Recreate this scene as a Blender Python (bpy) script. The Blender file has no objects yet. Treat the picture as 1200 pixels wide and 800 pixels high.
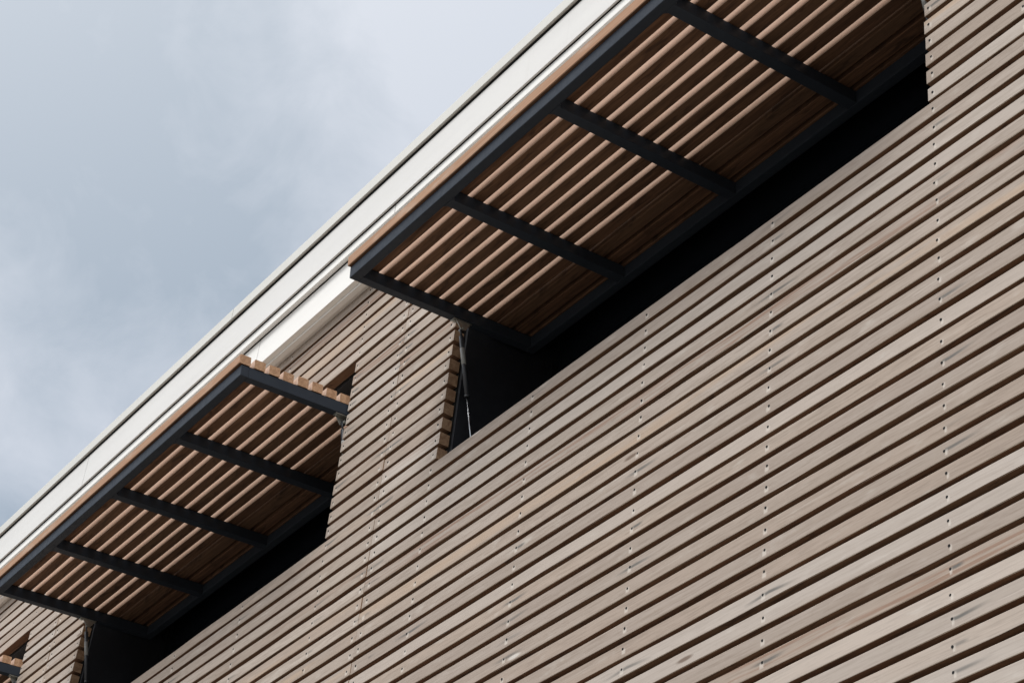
import bpy, bmesh, math, random
from mathutils import Vector, Matrix
random.seed(7)
S = bpy.context.scene
COL = S.collection
R = math.radians

# ------------------------------------------------------------------ dimensions (metres)
P = 3.175            # one window bay along the wall
PITCH = 0.065        # slat spacing
HALF = 0.0236        # half the face height of a slat
DEPTH = 0.042        # slat depth
JX = 0.362           # board joint inside a bay
OPX0, OPX1 = -2.427, -0.018      # opening of bay 0
OPZ0, OPZ1 = 0.0233, 0.8865
BAYS = (-1, 0, 1, 2)             # bay -1 is just right of the picture
XR, XL = JX + P, JX - 3 * P      # ends of the building
ZG = -5.45
K_LOW = 80
STUDS = (0.0, JX - 0.030, JX + 0.030, P - 0.644 - P + P, P - 1.2295, P - 1.837, P - 2.4515)
STUDS = sorted(x % P for x in (0.0, JX - 0.028, JX + 0.032, -0.644, -1.2295, -1.837, -2.4515))

# ------------------------------------------------------------------ node helpers
class NT:
    def __init__(s, tree): s.t = tree; s.n = tree.nodes; s.l = tree.links
    def new(s, kind, **kw):
        n = s.n.new(kind)
        for k, v in kw.items(): setattr(n, k, v)
        return n
    def put(s, sock, v):
        if isinstance(v, bpy.types.NodeSocket): s.l.new(v, sock)
        elif v is not None:
            if hasattr(sock, 'default_value'):
                if hasattr(sock.default_value, '__len__') and not hasattr(v, '__len__'): v = (v,) * len(sock.default_value)
                if hasattr(v, '__len__') and hasattr(sock.default_value, '__len__') and len(sock.default_value) == 4 and len(v) == 3: v = (*v, 1)
                sock.default_value = v
    def math(s, op, a, b=None, c=None, clamp=False):
        n = s.new('ShaderNodeMath', operation=op, use_clamp=clamp)
        for i, v in enumerate((a, b, c)):
            if v is not None: s.put(n.inputs[i], v)
        return n.outputs[0]
    def vec(s, x, y, z):
        n = s.new('ShaderNodeCombineXYZ')
        for i, v in enumerate((x, y, z)): s.put(n.inputs[i], v)
        return n.outputs[0]
    def sep(s, v):
        n = s.new('ShaderNodeSeparateXYZ'); s.put(n.inputs[0], v); return n.outputs
    def noise(s, v, scale=1, detail=3, rough=.55, dist=0):
        n = s.new('ShaderNodeTexNoise'); s.put(n.inputs['Vector'], v)
        n.inputs['Scale'].default_value = scale; n.inputs['Detail'].default_value = detail
        n.inputs['Roughness'].default_value = rough; n.inputs['Distortion'].default_value = dist
        return n.outputs[0]
    def white(s, v):
        n = s.new('ShaderNodeTexWhiteNoise'); s.put(n.inputs['Vector'], v); return n.outputs['Value']
    def ramp(s, v, a, b, x=0., y=1., smooth=True):
        n = s.new('ShaderNodeMapRange', interpolation_type='SMOOTHSTEP' if smooth else 'LINEAR')
        s.put(n.inputs[0], v)
        for i, q in zip((1, 2, 3, 4), (a, b, x, y)): s.put(n.inputs[i], q)
        return n.outputs[0]
    def mix(s, f, a, b, mode='MIX'):
        n = s.new('ShaderNodeMix', data_type='RGBA', blend_type=mode)
        s.put(n.inputs[0], f); s.put(n.inputs[6], a); s.put(n.inputs[7], b)
        return n.outputs[2]

def material(name):
    m = bpy.data.materials.new(name); m.use_nodes = True
    g = NT(m.node_tree); b = g.n['Principled BSDF']
    return m, g, b

def wood(name, kind):
    """kind: 'wall' weathered wall boards, 'shutter' less weathered shutter slats, with light and shade put into the faces"""
    m, g, b = material(name)
    tc = g.new('ShaderNodeTexCoord'); P0 = tc.outputs['Object']
    x, y, z = g.sep(P0)
    at = g.new('ShaderNodeAttribute', attribute_name='board'); r1, r2, r3 = g.sep(at.outputs['Color'])
    geo = g.new('ShaderNodeNewGeometry')
    tr = g.new('ShaderNodeVectorTransform', vector_type='NORMAL', convert_from='WORLD', convert_to='OBJECT')
    g.put(tr.inputs[0], geo.outputs['True Normal'])
    nx, ny, nz = g.sep(tr.outputs[0])
    ox = g.math('MULTIPLY_ADD', r1, 37.0, x)
    oz = g.math('MULTIPLY_ADD', r2, 11.0, z)
    oy = g.math('MULTIPLY_ADD', r3, 7.0, y)
    # slightly slanting grain, a different slope on every board
    slope = g.math('MULTIPLY', g.math('SUBTRACT', r2, 0.5), 0.018)
    wob = g.math('MULTIPLY', g.math('SUBTRACT', g.noise(g.vec(g.math('MULTIPLY', ox, 1.3), 0, 0), 1, 2), 0.5), 0.013)
    gz = g.math('ADD', g.math('MULTIPLY_ADD', x, slope, oz), wob)
    fine = g.noise(g.vec(g.math('MULTIPLY', ox, 11), g.math('MULTIPLY', oy, 210), g.math('MULTIPLY', gz, 210)), 1, 3, .6)
    mid = g.noise(g.vec(g.math('MULTIPLY', ox, 1.8), g.math('MULTIPLY', oy, 80), g.math('MULTIPLY', gz, 80)), 1, 3, .55)
    broad = g.noise(g.vec(g.math('MULTIPLY', ox, .9), oy, g.math('MULTIPLY', gz, 22)), 1, 3, .5)
    blotch = g.noise(g.vec(g.math('MULTIPLY', ox, 9), oy, g.math('MULTIPLY', oz, 30)), 1, 3, .6)
    if kind == 'wall':
        grey, beige, pale = (.378, .320, .276), (.415, .335, .274), (.480, .422, .372)
        face = g.mix(g.ramp(r1, .05, .95, 0, 1), grey, beige)
        face = g.mix(g.ramp(r2, .35, 1., 0, .75), face, pale)
        face = g.mix(g.ramp(broad, .35, .72, 0, .55), face, (.335, .282, .236))
        face = g.mix(g.ramp(mid, .50, .78, 0, .45), face, (.285, .222, .172))
        face = g.mix(g.ramp(mid, .22, .45, .4, 0), face, (.540, .480, .425))
        face = g.mix(g.ramp(fine, .44, .70, 0, .55), face, (.255, .205, .170))
        face = g.mix(g.ramp(blotch, .56, .80, 0, .45), face, (.560, .520, .470))
        face = g.mix(g.ramp(g.math('FRACT', g.math('MULTIPLY', r3, 7.31)), .0, 1., .30, 0), face, (.260, .205, .172))
        face = g.mix(g.ramp(g.math('FRACT', g.math('MULTIPLY', r3, 13.7)), .6, 1., 0, .35), face, (.600, .560, .520))
        # golden boards and brown heartwood streaks
        gold = g.math('MULTIPLY', g.ramp(r3, .86, .93), g.ramp(broad, .40, .62))
        face = g.mix(g.math('MULTIPLY', gold, .38), face, (.560, .400, .270))
        heart = g.math('MULTIPLY', g.ramp(r3, .10, .04), g.ramp(mid, .47, .62))
        face = g.mix(g.math('MULTIPLY', heart, .55), face, (.240, .130, .085))
        # iron stains trailing from the screws
        xm = g.math('MODULO', g.math('ADD', x, 40 * P), P)
        row = g.math('DIVIDE', z, PITCH); rr = g.math('ROUND', row)
        dz = g.math('MULTIPLY', g.math('SUBTRACT', row, rr), PITCH)
        near = None; sx = None
        for c in STUDS:
            d = g.math('SUBTRACT', xm, c)
            a = g.math('ABSOLUTE', g.math('SUBTRACT', d, 0.022))
            near = a if near is None else g.math('MINIMUM', near, a)
            a2 = g.math('ABSOLUTE', d)
            sx = a2 if sx is None else g.math('MINIMUM', sx, a2)
        cell = g.vec(g.math('FLOOR', g.math('DIVIDE', g.math('ADD', x, .30), .6)), rr, 3)
        rnd = g.white(cell)
        dzs = g.math('ABSOLUTE', g.math('MULTIPLY_ADD', near, g.math('MULTIPLY', slope, 8), dz))
        st = g.math('MULTIPLY', g.ramp(near, .006, g.math('MULTIPLY_ADD', g.white(g.vec(rnd, rr, 9)), .11, .03), 1, 0), g.ramp(dzs, .0015, .0075, 1, 0))
        st = g.math('MULTIPLY', st, g.ramp(rnd, .68, .98, 0, .9))
        face = g.mix(st, face, (.120, .118, .112))
        # rubbed pale ring beneath the heads
        halo = g.math('MULTIPLY', g.ramp(sx, .004, .011, 1, 0), g.ramp(g.math('ABSOLUTE', g.math('ADD', dz, .007)), .004, .011, .55, 0))
        face = g.mix(halo, face, (.66, .61, .55))
        # a few knots and pale scars
        vo = g.new('ShaderNodeTexVoronoi', feature='F1', voronoi_dimensions='2D')
        g.put(vo.inputs['Vector'], g.vec(g.math('MULTIPLY', ox, 1.7), g.math('MULTIPLY', oz, 8), 0)); vo.inputs['Scale'].default_value = 1
        kc = g.sep(vo.outputs['Color'])[0]; kd = vo.outputs['Distance']
        km = g.math('MULTIPLY', g.ramp(kd, .03, .075, 1, 0), g.ramp(kc, .86, .90))
        face = g.mix(g.math('MULTIPLY', km, .8), face, g.mix(g.ramp(kc, .92, .925), (.63, .60, .56), (.13, .085, .06)))
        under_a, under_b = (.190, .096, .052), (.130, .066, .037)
        end_a, end_b = (.400, .260, .160), (.270, .160, .095)
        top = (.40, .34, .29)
    else:
        face = g.mix(r1, (.70, .52, .415), (.61, .45, .355))  # face tones raised to stand in for light falling through the gaps
        face = g.mix(g.ramp(mid, .45, .80, 0, .5), face, (.48, .32, .235))
        face = g.mix(g.ramp(fine, .45, .8, 0, .4), face, (.42, .29, .21))
        outer = g.mix(g.ramp(mid, .3, .7), (.37, .210, .130), (.45, .285, .190))
        outer = g.mix(g.ramp(blotch, .5, .75, 0, .6), outer, (.50, .38, .30))
        face = g.mix(g.ramp(r3, 1.5, 1.6), face, outer)
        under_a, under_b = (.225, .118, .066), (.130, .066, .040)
        end_a, end_b = (.560, .350, .215), (.400, .230, .135)
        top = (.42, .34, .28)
    inner_shade = g.ramp(r3, 2.5, 2.6)  # inner slats: their shade is painted in, using the underside brown
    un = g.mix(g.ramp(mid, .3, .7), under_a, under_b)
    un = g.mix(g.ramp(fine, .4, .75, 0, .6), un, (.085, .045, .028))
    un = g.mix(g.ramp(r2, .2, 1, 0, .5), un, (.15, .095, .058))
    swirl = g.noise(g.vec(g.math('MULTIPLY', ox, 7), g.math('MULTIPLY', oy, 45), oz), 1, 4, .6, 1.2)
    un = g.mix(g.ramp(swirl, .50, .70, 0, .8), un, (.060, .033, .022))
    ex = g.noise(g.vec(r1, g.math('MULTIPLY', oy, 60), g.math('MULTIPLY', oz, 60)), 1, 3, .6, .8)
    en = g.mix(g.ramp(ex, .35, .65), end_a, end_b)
    if kind == 'shutter': face = g.mix(inner_shade, face, un)
    edge_highlight = g.math('MULTIPLY', g.ramp(g.math('ABSOLUTE', nz), .4, .55), g.ramp(ny, -.3, -.5))  # highlight along the board edges, painted as a paler tone
    if kind == 'wall': face = g.mix(g.math('MULTIPLY', edge_highlight, .75), face, (.66, .57, .47))
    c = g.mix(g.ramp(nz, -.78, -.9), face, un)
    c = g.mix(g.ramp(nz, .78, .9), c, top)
    c = g.mix(g.ramp(g.math('ABSOLUTE', nx), .6, .8), c, en)
    g.put(b.inputs['Base Color'], c)
    g.put(b.inputs['Roughness'], g.ramp(fine, .3, .7, .72, .92))
    b.inputs['Specular IOR Level'].default_value = .25
    bp = g.new('ShaderNodeBump'); bp.inputs['Strength'].default_value = .35; bp.inputs['Distance'].default_value = .0012
    g.put(bp.inputs['Height'], g.math('ADD', g.math('MULTIPLY', fine, .5), mid)); g.put(b.inputs['Normal'], bp.outputs[0])
    return m

def paint(name, col, rough=.5, var=.06, specks=0., metal=0., spec=.5, bump=0.):
    m, g, b = material(name)
    P0 = g.new('ShaderNodeTexCoord').outputs['Object']
    x, y, z = g.sep(P0)
    n1 = g.noise(g.vec(g.math('MULTIPLY', x, 1.2), g.math('MULTIPLY', y, 12), g.math('MULTIPLY', z, 12)), 1, 5, .6)
    n2 = g.noise(P0, 38, 4, .65)
    dark = tuple(c * (1 - 2.4 * var) for c in col)
    c = g.mix(g.ramp(n1, .35, .75), col, dark)
    c = g.mix(g.ramp(n2, .55, .8, 0, .5), c, tuple(k * (1 - 3 * var) for k in col))
    if specks:
        vo = g.new('ShaderNodeTexVoronoi', feature='F1'); vo.inputs['Scale'].default_value = 26
        g.put(vo.inputs['Vector'], P0)
        k = g.math('MULTIPLY', g.ramp(vo.outputs['Distance'], .05, .13, 1, 0), g.ramp(g.sep(vo.outputs['Color'])[1], .90, .95))
        k = g.math('MULTIPLY', k, g.ramp(g.noise(P0, 1.7, 2), .50, .60))
        c = g.mix(g.math('MULTIPLY', k, specks), c, (.30, .29, .24))
        drip = g.noise(g.vec(g.math('MULTIPLY', x, 22), y, g.math('MULTIPLY', z, 1.6)), 1, 4, .6)
        c = g.mix(g.ramp(drip, .60, .85, 0, .16), c, (.36, .35, .31))
    g.put(b.inputs['Base Color'], c); g.put(b.inputs['Roughness'], g.ramp(n2, .3, .7, rough - .06, rough + .08))
    b.inputs['Metallic'].default_value = metal; b.inputs['Specular IOR Level'].default_value = spec
    if bump:
        bp = g.new('ShaderNodeBump'); bp.inputs['Strength'].default_value = bump; bp.inputs['Distance'].default_value = .002
        g.put(bp.inputs['Height'], g.noise(P0, 160, 3)); g.put(b.inputs['Normal'], bp.outputs[0])
    return m

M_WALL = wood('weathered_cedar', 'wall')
M_SHUT = wood('cedar_shutter_slat', 'shutter')
M_SCREW = paint('dark_screw', (.008, .009, .010), .7, .1, spec=.2)
M_STEEL = paint('black_powder_coat', (.036, .045, .060), .46, .06, bump=.15, spec=.14)
M_STRUT = paint('strut_black', (.05, .055, .065), .35, .05, spec=.6)
M_WFR = paint('window_frame_paint', (.010, .012, .015), .45, .05, spec=.3)
M_SHADOWLINE = paint('shadow_line_black', (.014, .014, .013), .9, .1, spec=.1)  # black for the painted shadow lines of the eaves
M_ROD = paint('strut_rod_steel', (.45, .47, .50), .3, .05, metal=1.)
M_ZINC = paint('galvanised_steel', (.50, .51, .48), .42, .15, metal=.8)
M_LABEL = paint('strut_label', (.42, .43, .42), .45, .15)
M_BACK = paint('black_membrane', (.012, .011, .010), .9, .1)
M_REVEAL = paint('dark_blue_black_panel', (.016, .018, .024), .55, .1)
M_CAP = paint('cap_flashing_paint', (.64, .64, .61), .45, .03, specks=.3, spec=.2)
M_FAS = paint('upper_fascia_paint', (.70, .70, .69), .5, .02, specks=.9, spec=.2)
M_FAS2 = paint('lower_fascia_paint', (.84, .84, .82), .5, .015, specks=.3, spec=.2)
M_SOFF = paint('soffit_shade_grey', (.27, .26, .24), .6, .05)  # grey darkened to carry the shade in the recess against the wall
M_ROOF = paint('roof_membrane', (.12, .12, .12), .85, .1)
M_PLINTH = paint('plinth_render', (.25, .25, .24), .85, .1)
M_BRICK = paint('side_wall_render', (.42, .40, .37), .85, .08)

def glass():
    m, g, b = material('dark_window_glass')
    b.inputs['Base Color'].default_value = (.010, .013, .018, 1); b.inputs['Roughness'].default_value = .06
    b.inputs['Specular IOR Level'].default_value = .5
    return m
M_GLASS = glass()

def ground_mat():
    m, g, b = material('paving_and_gravel')
    P0 = g.new('ShaderNodeTexCoord').outputs['Object']
    br = g.new('ShaderNodeTexBrick'); g.put(br.inputs['Vector'], P0)
    br.inputs['Scale'].default_value = 1; br.inputs['Brick Width'].default_value = .6; br.inputs['Row Height'].default_value = .6; br.inputs['Mortar Size'].default_value = .006
    br.inputs['Color1'].default_value = (.150, .135, .115, 1); br.inputs['Color2'].default_value = (.175, .155, .130, 1); br.inputs['Mortar'].default_value = (.08, .08, .075, 1)
    c = g.mix(g.ramp(g.noise(P0, .8, 5), .4, .7, 0, .5), br.outputs[0], (.12, .11, .095))
    g.put(b.inputs['Base Color'], c); b.inputs['Roughness'].default_value = .9
    return m

# ------------------------------------------------------------------ mesh helpers
class MB:
    def __init__(s): s.bm = bmesh.new(); s.lay = s.bm.faces.layers.float_color.new('board')
    def face(s, vs, mi=0, rnd=(0, 0, 0)):
        try: f = s.bm.faces.new(vs)
        except ValueError: return None
        f.material_index = mi; f[s.lay] = (*rnd, 1); return f
    def box(s, x0, x1, y0, y1, z0, z1, mi=0, rnd=(.5, .5, .5), bev=0., M=None):
        v = [Vector((x, y, z)) for x in (x0, x1) for y in (y0, y1) for z in (z0, z1)]
        if M: v = [M @ q for q in v]
        if not bev:
            q = [s.bm.verts.new(p) for p in v]
            for idx in ((0, 1, 3, 2), (4, 6, 7, 5), (0, 4, 5, 1), (2, 3, 7, 6), (0, 2, 6, 4), (1, 5, 7, 3)):
                s.face([q[i] for i in idx], mi, rnd)
            return
        t = bmesh.new(); q = [t.verts.new(p) for p in v]
        for idx in ((0, 1, 3, 2), (4, 6, 7, 5), (0, 4, 5, 1), (2, 3, 7, 6), (0, 2, 6, 4), (1, 5, 7, 3)): t.faces.new([q[i] for i in idx])
        bmesh.ops.bevel(t, geom=t.edges[:], offset=bev, segments=2, affect='EDGES', profile=.6)
        mp = {w: s.bm.verts.new(w.co) for w in t.verts}
        for f in t.faces: s.face([mp[w] for w in f.verts], mi, rnd)
        t.free()
    def board(s, x0, x1, y0, y1, z0, z1, rnd, jit=.0007, ch=.0014, step=.22, mi=0):
        """a sawn board along X: chamfered section, slightly uneven edges, capped ends"""
        n = max(1, int((x1 - x0) / step)); prev = None
        ph = random.random() * 6.28; bow = random.uniform(-1, 1) * .0012
        for i in range(n + 1):
            x = x0 + (x1 - x0) * i / n
            a = random.gauss(0, jit); c = random.gauss(0, jit); d = random.gauss(0, jit * .8)
            w = bow * math.sin(ph + x * 1.3)
            sec = [(y0, z0 + ch + a), (y0, z1 - ch + c), (y0 + ch, z1 + c), (y1 - ch, z1 + c), (y1, z1 - ch + c), (y1, z0 + ch + a), (y1 - ch, z0 + a), (y0 + ch, z0 + a)]
            ring = [s.bm.verts.new((x, yy + (d if k in (0, 1) else 0), zz + w)) for k, (yy, zz) in enumerate(sec)]
            if prev:
                for k in range(8):
                    l = (k + 1) % 8
                    s.face([prev[k], ring[k], ring[l], prev[l]], mi, rnd)
            else: s.face(ring[::-1], mi, rnd)
            prev = ring
        s.face(prev, mi, rnd)
    def cyl(s, a, b, r, n=10, mi=0, r2=None, rnd=(.5, .5, .5)):
        a, b = Vector(a), Vector(b); d = (b - a).normalized()
        u = d.orthogonal().normalized(); v = d.cross(u); r2 = r if r2 is None else r2
        A = [s.bm.verts.new(a + (u * math.cos(t) + v * math.sin(t)) * r) for t in [2 * math.pi * i / n for i in range(n)]]
        B = [s.bm.verts.new(b + (u * math.cos(t) + v * math.sin(t)) * r2) for t in [2 * math.pi * i / n for i in range(n)]]
        for i in range(n):
            f = s.face([A[i], A[(i + 1) % n], B[(i + 1) % n], B[i]], mi, rnd)
            if f: f.smooth = True
        s.face(A[::-1], mi, rnd); s.face(B, mi, rnd)
    def prism(s, poly, x0, x1, mi=0):
        """outline in (y, z) extruded along X"""
        A = [s.bm.verts.new((x0, y, z)) for y, z in poly]; B = [s.bm.verts.new((x1, y, z)) for y, z in poly]
        n = len(poly)
        for i in range(n): s.face([A[i], A[(i + 1) % n], B[(i + 1) % n], B[i]], mi)
        s.face(A[::-1], mi); s.face(B, mi)
    def build(s, name, mats, parent=None, loc=None):
        me = bpy.data.meshes.new(name)
        bmesh.ops.recalc_face_normals(s.bm, faces=s.bm.faces[:])
        s.bm.to_mesh(me); s.bm.free()
        for m in (mats if isinstance(mats, (list, tuple)) else [mats]): me.materials.append(m)
        o = bpy.data.objects.new(name, me); COL.objects.link(o)
        if parent: o.parent = parent
        if loc: o.location = loc
        return o

def empty(name, loc, rot=(0, 0, 0), label=None, cat=None, group=None):
    o = bpy.data.objects.new(name, None); COL.objects.link(o); o.location = loc; o.rotation_euler = rot
    o.empty_display_size = .2
    if label: o['label'] = label
    if cat: o['category'] = cat
    if group: o['group'] = group
    return o

# ------------------------------------------------------------------ the building
B = empty('timber_clad_building', (0, 0, 0),
          label='long building clad in greyed horizontal timber slats under a white layered fascia', cat='building')

def clad(x0, x1):
    """one bay of slats between two board joints, with the window opening cut out where there is one"""
    mb = MB()
    n = round((JX - x1) / P)            # bay whose opening lies in this stretch: openings at OPX - n*P
    bay = n
    ox0, ox1 = OPX0 - bay * P, OPX1 - bay * P
    has = bay in BAYS
    for k in range(-19, K_LOW + 1):
        z = -k * PITCH
        z0, z1 = z - HALF, z + HALF
        if k == -19: z1 = 1.2590
        spans = [(x0 + .001, x1 - .001)]
        if has and -13 <= k <= -1: spans = [(x0 + .001, ox0 + random.gauss(0, .0015)), (ox1 + random.gauss(0, .0015), x1 - .001)]
        off = random.gauss(0, .0004)
        for a, b_ in spans:
            rnd = (random.random(), random.random(), random.random())
            dy = random.gauss(0, .0008)
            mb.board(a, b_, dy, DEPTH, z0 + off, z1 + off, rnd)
            m0 = math.floor((a + 40 * P) / P) - 40
            for c in [q + m * P for m in range(m0 - 1, m0 + 3) for q in STUDS]:
                if a + .008 < c < b_ - .008:
                    cx, cz = c + random.gauss(0, .0018), z + random.gauss(0, .0016)
                    rr = .0037
                    mb.cyl((cx, dy + .004, cz), (cx, dy - .0012, cz), rr, 8, 1)
    return mb.build('cladding_panel', [M_WALL, M_SCREW], B)
for i in range(4):
    x1 = JX + P - i * P
    clad(x1 - P, x1)

# body behind the cladding, with a hole for every window
mb = MB()
YB, YW = DEPTH + .004, .46
edges = sorted([XL, XR] + [v for n in BAYS for v in (OPX0 - n * P - .004, OPX1 - n * P + .004)])
for i in range(0, len(edges), 2): mb.box(edges[i], edges[i + 1], YB, 6, OPZ0 - .03, OPZ1 + .004)
mb.box(XL, XR, YB, 6, OPZ1 + .004, 1.26); mb.box(XL, XR, YB, 6, ZG + .25, OPZ0 - .03)
mb.build('backing_wall', M_BACK, B)
mb = MB(); mb.box(XL - .02, XR + .02, .02, 6.02, ZG - .3, ZG + .25); mb.build('plinth', M_PLINTH, B)
for a in (XL - .02, XR):
    mb = MB(); mb.box(a, a + .02, 0, 6, ZG + .25, 1.26); mb.build('side_wall', M_BRICK, B)

# eaves, from the soffit outwards and upwards: each step is a strip of its own
def strip(name, y, z0, z1, mat, joints=(), back=.30, bev=.0015):
    mb = MB(); xs = [XL - .12] + sorted(joints) + [XR + .12]
    for a, c in zip(xs, xs[1:]): mb.box(a + (.0025 if a != xs[0] else 0), c - (.0025 if c != xs[-1] else 0), y, back, z0, z1, bev=bev)
    return mb.build(name, mat, B)
def shadow_line(z0, z1, y):  # black strip that paints in the shadow line beneath an eaves step
    mb = MB(); mb.box(XL - .118, XR + .118, y, .295, z0 + .0003, z1 - .0003); mb.build('shadow_strip', M_SHADOWLINE, B)
mb = MB(); mb.box(XL - .11, XR + .11, -.019, .12, 1.268, 1.2745); mb.build('soffit', M_SOFF, B)
strip('soffit_trim', -.043, 1.2515, 1.2645, M_FAS2, (), -.019, bev=.001)
strip('lower_fascia', -.067, 1.2645, 1.4195, M_FAS2, (.9, -4.05, -8.1))
shadow_line(1.4195, 1.4228, -.0715)
strip('fascia_strip', -.091, 1.423, 1.4680, M_FAS2, (1.3, -2.9, -7.2))
shadow_line(1.4680, 1.4708, -.0955)
strip('upper_fascia', -.104, 1.471, 1.655, M_FAS, (2.1, -5.86))
shadow_line(1.655, 1.6678, -.1075)
strip('cap_flashing', -.119, 1.668, 1.727, M_CAP, (-.2, -4.32))
mb = MB(); mb.box(XL - .12, XR + .12, .30, 6.1, 1.60, 1.70); mb.build('roof', M_ROOF, B)

# windows set back in dark reveals
for n in BAYS:
    a, c = OPX0 - n * P, OPX1 - n * P
    w = empty('window', (0, 0, 0)); w.parent = B
    rv = MB()
    t = .012
    rv.box(a - .002, a + t, YB + .004, YW, OPZ0 - .028, OPZ1, bev=.001); rv.box(c - t, c + .002, YB + .004, YW, OPZ0 - .028, OPZ1, bev=.001)
    rv.box(a + t, c - t, YB + .004, YW, OPZ1 - t, OPZ1, bev=.001); rv.box(a + t, c - t, YB + .004, YW, OPZ0 - .026, OPZ0 - .012, bev=.001)
    rv.build('reveal', M_REVEAL, w)
    bf = MB(); bf.box(a + t, c - t, YB + .120, YB + .126, .70, OPZ1 - t, bev=.001); bf.build('added_sun_blocker', M_BACK, w)  # plate added to keep the sun off the inner slats
    fr = MB(); q = .055
    fr.box(a + t, a + t + q, .40, .455, OPZ0 - .012, OPZ1 - t, bev=.002); fr.box(c - t - q, c - t, .40, .455, OPZ0 - .012, OPZ1 - t, bev=.002)
    for zz in (OPZ0 - .012, OPZ1 - t - q): fr.box(a + t + q, c - t - q, .40, .455, zz, zz + q, bev=.002)
    fr.build('window_frame', M_WFR, w)
    gl = MB(); gl.box(a + t + .04, c - t - .04, .425, .437, OPZ0 + .03, OPZ1 - .05); gl.build('glass', M_GLASS, w)

# ------------------------------------------------------------------ the awning shutters
TILT = math.atan(.0854)
SX0, SX1 = -2.395, -.024
def make_shutter(label):
    t = empty('awning_shutter', (0, 0, .6156), (TILT, 0, 0), label, 'shutter', 'slatted awning shutters propped open along the wall')
    H, W = .048, .036
    y0, y1 = -.478, .333
    f = MB()
    f.box(SX0, SX1, y0, y0 + W, 0, H, bev=.003); f.box(SX0, SX1, y1 - W, y1, 0, H, bev=.003)
    f.box(SX0, SX0 + W, y0 + W, y1 - W, 0.0003, H - .0003, bev=.002); f.box(SX1 - W, SX1, y0 + W, y1 - W, .0003, H - .0003, bev=.002)
    f.build('frame', M_STEEL, t)
    for xc in (-1.811, -1.206, -.624):
        c = MB(); c.box(xc - .021, xc + .021, y0 + W, y1 - W, .0006, H - .0006, bev=.002)
        for sx in (-1, 1):      # weld fillets at the outer rail
            c2 = xc + sx * .021
            A = [c.bm.verts.new(p) for p in ((c2, y0 + W, .001), (c2 + sx * .010, y0 + W, .001), (c2, y0 + W + .010, .001))]
            D = [c.bm.verts.new(p) for p in ((c2, y0 + W, H - .001), (c2 + sx * .010, y0 + W, H - .001), (c2, y0 + W + .010, H - .001))]
            c.face(A); c.face(D[::-1])
            for i in range(3): c.face([A[i], A[(i + 1) % 3], D[(i + 1) % 3], D[i]])
        c.build('crossbar', M_STEEL, t)
    s = MB()
    for i in range(13):
        ya = -.488 + i * PITCH
        rnd = (random.random(), random.random(), 2.0 if i == 0 else 3.0 if i > 9 else random.random())  # third value marks the outer slat and the inner slats with painted shade
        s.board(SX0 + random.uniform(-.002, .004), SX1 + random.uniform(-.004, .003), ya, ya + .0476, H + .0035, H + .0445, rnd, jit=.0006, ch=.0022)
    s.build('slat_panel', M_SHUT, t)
    # fixings between slats and steel
    for xc in (SX0 + W / 2, -1.811, -1.206, -.624, SX1 - W / 2):
        d = MB(); d.box(xc - .015, xc + .015, y0 + .004, y1 - .004, H - .0002, H + .0034); d.build('packing_strip', M_BACK, t)
    inv = Matrix.Rotation(-TILT, 3, 'X')
    def L(y, z): q = inv @ Vector((0, y, z - .6156)); return q.y, q.z
    for sx, xc in ((1, SX0 + .016), (-1, SX1 - .016)):
        br = MB()
        br.box(xc - .013, xc + .013, -.044, .036, -.0045, -.0003, bev=.001)
        br.prism([(-.032, -.0045), (.030, -.0045), (.010, -.038), (-.010, -.038)], xc - .003 + sx * .009, xc + .001 + sx * .009)
        br.cyl((xc - .014, 0, -.030), (xc + .014, 0, -.030), .006, 8)
        br.cyl((xc, -.036, -.0035), (xc, -.036, -.010), .006, 6); br.cyl((xc, .028, -.0035), (xc, .028, -.010), .006, 6)
        br.build('strut_bracket', M_ZINC, t)
        top, bot = Vector((xc, *L(-.004, .587))), Vector((xc, *L(.128, .035)))
        g = lambda u: top.lerp(bot, u)
        e = MB(); e.cyl(g(.06), g(.50), .0085, 12); e.cyl(g(-.0), g(.06), .0045, 8); e.cyl(g(.49), g(.505), .0095, 12)
        so = e.build('gas_strut', M_STRUT, t)
        r_ = MB(); r_.cyl(g(.50), g(1.0), .0036, 10); r_.build('rod', M_ROD, so)
        r_ = MB(); r_.cyl(g(.15), g(.27), .0090, 14); r_.build('label_sleeve', M_LABEL, so)
    return t
def copy_tree(o, parent=None):
    c = o.copy(); COL.objects.link(c); c.parent = parent
    for ch in list(o.children): copy_tree(ch, c)
    return c
LABELS = {0: 'largest, nearest slatted shutter, filling the upper right, with a gas strut below its left end',
          1: 'middle slatted shutter at lower left, its sawn slat ends showing beside the timber pier',
          2: 'farthest slatted shutter, only its end corner showing at the bottom left edge',
          -1: 'slatted shutter on the bay right of the nearest one, past the picture edge'}
first = make_shutter(LABELS[0])
for n in (1, 2, -1):
    c = copy_tree(first); c.location.x = -n * P; c['label'] = LABELS[n]

# ------------------------------------------------------------------ ground
mb = MB(); mb.box(-400, 400, -400, 400, -.5, 0); gr = mb.build('ground', ground_mat(), None, (0, 0, ZG)); gr['kind'] = 'structure'

# ------------------------------------------------------------------ light
SUN_EL, SUN_AZ = 56, 12          # azimuth measured from straight out of the wall towards +X
d = Vector((math.sin(R(SUN_AZ)) * math.cos(R(SUN_EL)), -math.cos(R(SUN_AZ)) * math.cos(R(SUN_EL)), math.sin(R(SUN_EL))))
sl = bpy.data.lights.new('sun', 'SUN'); sl.energy = 2.9; sl.angle = R(24); sl.color = (1, .965, .92)
so = bpy.data.objects.new('sun', sl); COL.objects.link(so); so.rotation_euler = d.to_track_quat('Z', 'Y').to_euler()

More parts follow.
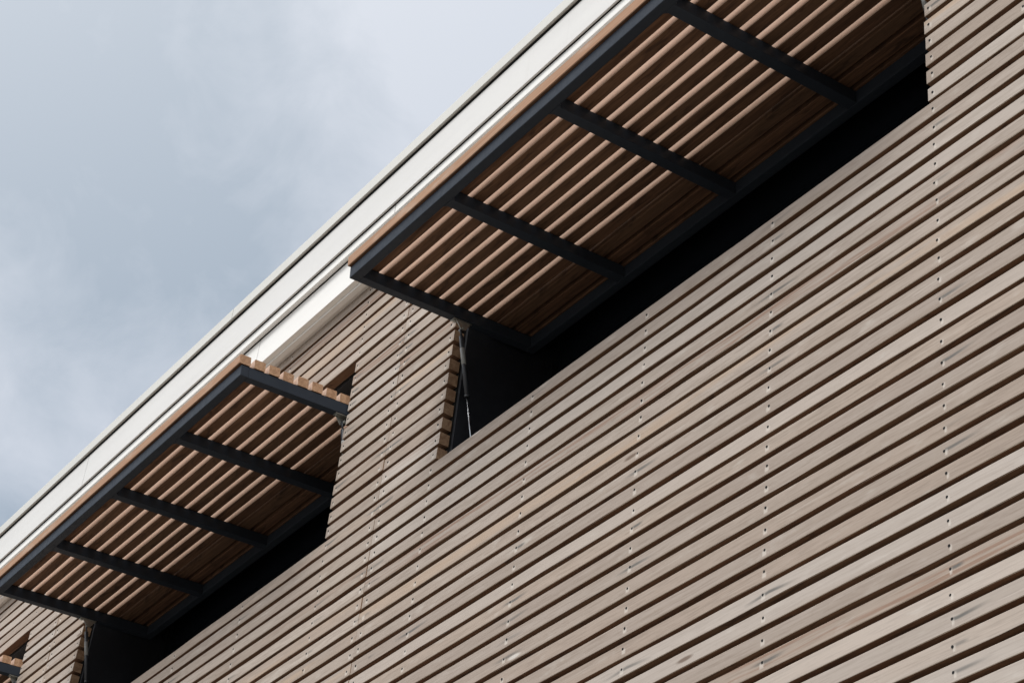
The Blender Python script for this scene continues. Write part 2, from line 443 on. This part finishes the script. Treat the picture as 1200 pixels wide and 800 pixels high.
w = bpy.data.worlds.new('World'); S.world = w; w.use_nodes = True
g = NT(w.node_tree); bg = g.n['Background']
sky = g.new('ShaderNodeTexSky', sky_type='NISHITA', sun_disc=False, sun_elevation=R(SUN_EL), sun_rotation=math.atan2(d.x, d.y))
D = g.new('ShaderNodeTexCoord').outputs['Generated']
n1 = g.noise(D, 4.6, 5, .55, .5); n2 = g.noise(D, 17, 6, .62, .4)
def dot(v):
    q = g.new('ShaderNodeVectorMath', operation='DOT_PRODUCT'); g.put(q.inputs[0], D); q.inputs[1].default_value = v; return q.outputs['Value']
CL = g.math('ADD', g.math('MULTIPLY', n1, .66), g.math('MULTIPLY', n2, .34))
thick = g.math('ADD', g.ramp(dot((-.578, .350, .737)), .968, 1.0, 0, .20), g.ramp(dot((-.835, .235, .500)), .989, 1.0, 0, .15))
thick = g.math('SUBTRACT', thick, g.ramp(dot((-.735, .175, .655)), .978, 1.0, 0, .12))   # brighter banks of cloud
CL = g.math('ADD', CL, thick)
glow = g.ramp(dot(tuple(d)), .05, 1.0, 0, 1)
zen = g.ramp(g.sep(D)[2], .2, 1, 0, 1)
cloud = g.mix(g.ramp(CL, .47, .72, 0, 1, False), (3.25, 4.0, 4.85), (6.0, 6.45, 7.2))
cloud = g.mix(glow, cloud, (12.5, 12.5, 12.6))
col = g.mix(.86, sky.outputs[0], cloud)
g.put(bg.inputs['Color'], col); bg.inputs['Strength'].default_value = .11

# ------------------------------------------------------------------ camera (solved from the photograph's vanishing points)
r0 = Vector((0.578319, 0.810045, 0.096818)); r1 = Vector((-0.440153, 0.409738, -0.798987)); r2 = Vector((-0.686885, 0.419455, 0.593503))
cam = bpy.data.cameras.new('camera'); cam.sensor_width = 36; cam.lens = 2356.940 / 1200 * 36; cam.clip_end = 3000; cam.clip_start = .05
co = bpy.data.objects.new('camera', cam); COL.objects.link(co)
M = Matrix((r0, -r1, -r2)).transposed().to_4x4(); M.translation = Vector((2.788791, -2.932381, -3.822650)); co.matrix_world = M
S.camera = co
S.view_settings.view_transform = 'Standard'; S.view_settings.look = 'None'; S.view_settings.exposure = 0; S.view_settings.gamma = 1
S.render.engine = 'CYCLES'; S.cycles.max_bounces = 5; S.cycles.diffuse_bounces = 3
